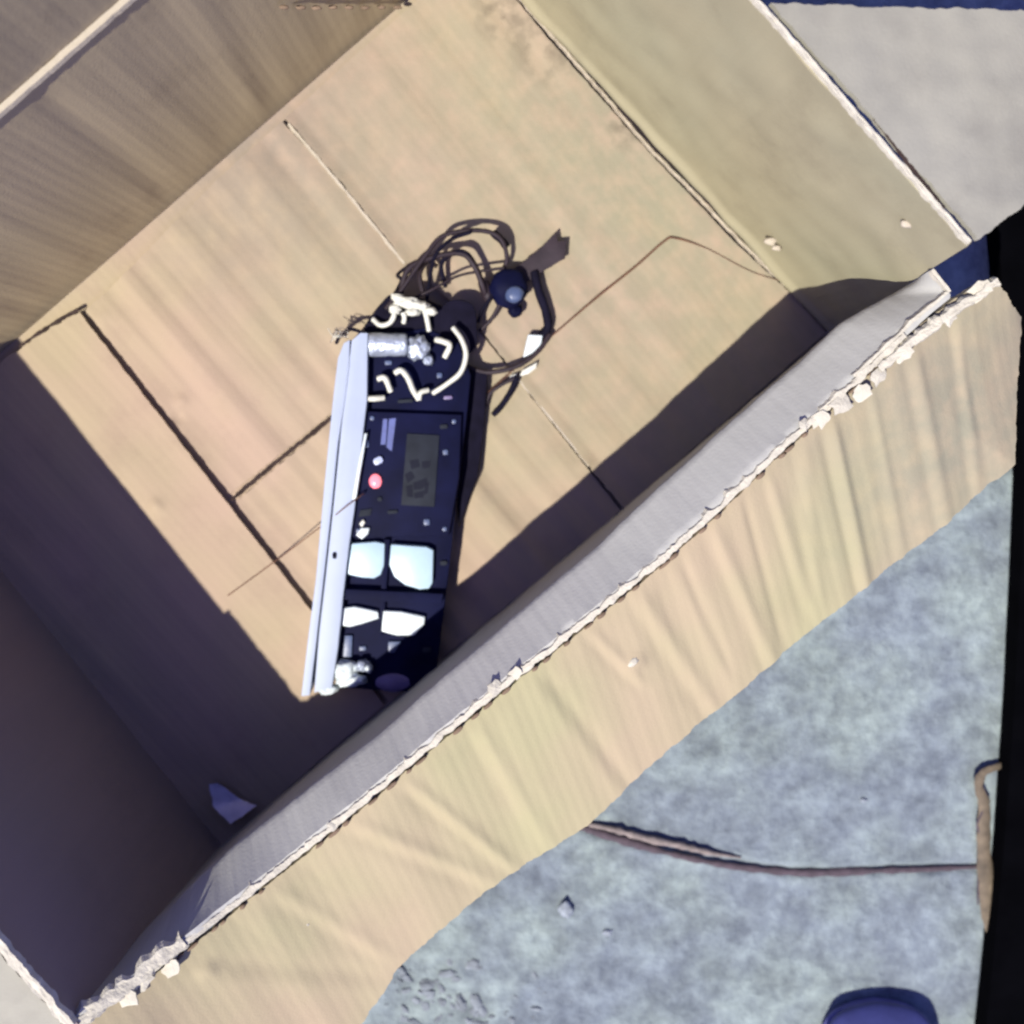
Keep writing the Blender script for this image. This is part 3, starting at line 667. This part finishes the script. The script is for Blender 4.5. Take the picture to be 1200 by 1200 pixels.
# ------------------------------------------------------------------ thread across the box floor and the unit
th = tube('thread', pz([(267, 698, .004), (330, 652, .006), (385, 610, .036), (405, 594, .0425), (424, 580, .0425), (436, 572, .024), (500, 520, .02), (560, 470, .009), (600, 435, .006), (650, 391, .006), (700, 348, .004), (745, 312, .003), (778, 283, .003), (792, 279, .003), (830, 292, .0025), (880, 318, .0022), (925, 332, .003)]), [.0005] * 10 + [.0009] * 4 + [.0003] * 3, M_string, seg=6, sub=5)
tag(th, 'thin red-brown thread running across the box floor and over the pale rail', 'thread')

# grey paper scrap standing in the shaded corner
sc = sheet('paper_scrap', [pz([(245, 919, .014), (256, 918, .016)]), pz([(250, 945, .012), (284, 938, .01)]), pz([(270, 966, .02), (302, 944, .022)])], 14, 14, .0006, M_scrap, None,
           disp=lambda s, t, p: .002 * n3(p.x * 90, p.y * 90, 2), ragged=(.001, .001, .001, .001), seed=50, up=Z)
tag(sc, 'small grey paper scrap in the shaded lower corner of the box', 'paper scrap')

# ------------------------------------------------------------------ things on the concrete
board = prism('bezel_board', [(1166, 225), (1172, 300), (1180, 420), (1198, 520), (1201, 560), (1196, 680), (1187, 850), (1176, 1000), (1164, 1120), (1154, 1215), (1149, 1290), (1420, 1290), (1420, 225)], GZ, GZ + .022, M_board, None, bev=.0012)  # added slab standing for the monitor bezel; its top end darkens the corner gap
tag(board, 'added matt black board standing for a monitor bezel at the right edge', 'board')
st = thing('brown_strap', 'frayed dirty brown strap curled against the black bezel board', 'strap', P(1150, 970, GZ))
for nm, pts, r in (('strap_band', [(1185, 893, 0), (1168, 899, .002), (1152, 906, .004), (1147, 922, .004), (1153, 940, .003), (1153, 965, .002), (1153, 1000, .002), (1156, 1040, .002), (1159, 1080, .001), (1163, 1105, 0)], [.002, .0035, .0042, .004, .0055, .0062, .0072, .0075, .006, .002]),
                   ('loose_thread', [(1152, 950, .004), (1145, 968, .003), (1152, 985, .003), (1148, 1010, .002), (1146, 1060, .002)], .0011)):
    o = tube(nm, [P(a, b_, GZ + .004 + c_) for a, b_, c_ in pts], r, M_strap if nm == 'strap_band' else M_twigd, None, seg=10, wob=.35, flat=.35)
    o.parent = st; o.matrix_parent_inverse = Matrix.Translation(-st.location)
tw = tube('twig', [P(a, b_, GZ + c_) for a, b_, c_ in [(690, 966, .004), (720, 972, .005), (760, 983, .005), (800, 991, .005), (832, 999, .004), (868, 1005, .002)]], [.0022, .0034, .0036, .0034, .0026, .001], M_twig, None, seg=9, wob=.5)
tag(tw, 'short pale twig lying along the crack in the concrete', 'twig')
cd = tube('dark_cord', [P(a, b_, GZ + c_) for a, b_, c_ in [(674, 966, .003), (700, 976, .003), (750, 991, .0025), (800, 1004, .002), (850, 1014, .001), (900, 1020, .0005), (950, 1023, .001), (1010, 1021, 0), (1080, 1019, .0), (1145, 1016, 0)]], [.003, .0036, .0034, .003, .0028, .0036, .004, .0034, .003, .002], M_twigd, None, seg=8, wob=.6, flat=.6)
tag(cd, 'thin dark cord curving over the concrete below the box flap', 'cord')
pb = blob('pebble', P(663, 1066, GZ + .003), .0062, .0085, .005, M_stone, amp=.4, fr=1.4, seed=2)
tag(pb, 'small grey pebble alone on the concrete below the box flap', 'pebble')
for x, y, r, lb in ((712, 1093, .0045, 'tiny blue-grey pebble right of the larger pebble'), (1012, 938, .003, 'tiny dark pebble above the cord, towards the board')):
    p_ = blob('pebble', P(x, y, GZ + .001), r, r * .8, r * .5, M_stone, amp=.4, seed=x); tag(p_, lb, 'pebble')
# grit and crumbs of concrete by the lower end of the flap
bm = bmesh.new()
for k in range(150):
    x = random.gauss(545, 58); y = random.gauss(1188, 34) + (x - 545) * .3
    if y < 1090 + (x - 450) * .18: continue
    far = min(1, ((x - 530) ** 2 + (y - 1180) ** 2) ** .5 / 130)
    r = random.choice((.0015, .002, .003, .0055, .009)) * random.uniform(.7, 1.2) * (1 - .5 * far)
    c_ = P(x, y, GZ); g0 = bmesh.ops.create_icosphere(bm, subdivisions=2, radius=1); a = random.gauss(-.6, .5); e = random.uniform(.35, .8)
    for v in g0['verts']:
        q = v.co * (1 + .55 * n3(v.co.x * 1.6 + k, v.co.y * 1.6, v.co.z * 1.6)); q = Vector((q.x, q.y * e, q.z * .3)); q.rotate(Matrix.Rotation(a, 3, 'Z')); v.co = c_ + q * r
me = bpy.data.meshes.new('rubble'); bm.to_mesh(me); bm.free()
o = link('rubble', me, M_rub, smooth=False); o['kind'] = 'stuff'; tag(o, 'grey grit and crumbs on the concrete by the lower end of the flap', 'rubble')

# ------------------------------------------------------------------ navy shoe, toe just in the picture
sh = thing('shoe', 'dark blue round-toed shoe, only its toe reaching in at the bottom', 'shoe', P(1035, 1300, GZ))
ctr = P(1035, 1186, GZ + .03); dirv = Vector((0.02, -1, 0)).normalized(); sid = Vector((1, .02, 0)).normalized()
prof = [(0, .006, .016), (.0035, .030, .021), (.010, .044, .027), (.024, .052, .036), (.05, .056, .048), (.08, .055, .062), (.12, .050, .074), (.16, .044, .088), (.20, .038, .095), (.24, .037, .095), (.27, .034, .092), (.285, .022, .080), (.29, .006, .06)]
def loft(name, prof, zb, ztf, mat, grow=0):
    V, F = [], []; K = 20
    for (d, wd, hh) in prof:
        for k in range(K):
            a = 2 * math.pi * k / K; cx = math.cos(a); cy = math.sin(a)
            ex = math.copysign(abs(cx) ** .8, cx) * (wd + grow); z = zb + (ztf(hh) - zb) * (.5 + .5 * math.copysign(abs(cy) ** .8, cy))
            V.append(Vector((ctr.x, ctr.y, GZ)) + dirv * (d - grow * (1 if d < .05 else -1 if d > .25 else 0)) + sid * ex + Z * z)
    for i in range(len(prof) - 1):
        for k in range(K):
            a = i * K + k; b_ = i * K + (k + 1) % K; F.append((a, b_, b_ + K, a + K))
    F.append(tuple(reversed(range(K)))); F.append(tuple(range((len(prof) - 1) * K, len(prof) * K)))
    me = bpy.data.meshes.new(name); me.from_pydata(V, [], F)
    o = link(name, me, mat); o.parent = sh; o.matrix_parent_inverse = Matrix.Translation(-sh.location)
    md = o.modifiers.new('s', 'SUBSURF'); md.levels = 1; md.render_levels = 2; return o
loft('upper', prof, .012, lambda h: h, M_shoe)
loft('sole', prof, .0, lambda h: .014, M_sole, grow=-.002)
for k in range(5):
    d = .10 + k * .018; zt = .072 + k * .005
    o = tube('lace', [Vector((ctr.x, ctr.y, GZ)) + dirv * d + sid * s * .022 + Z * (zt + .004 * (1 - abs(s)) + .0) for s in (-1, -.5, 0, .5, 1)], .002, M_sole)
    o.parent = sh; o.matrix_parent_inverse = Matrix.Translation(-sh.location)
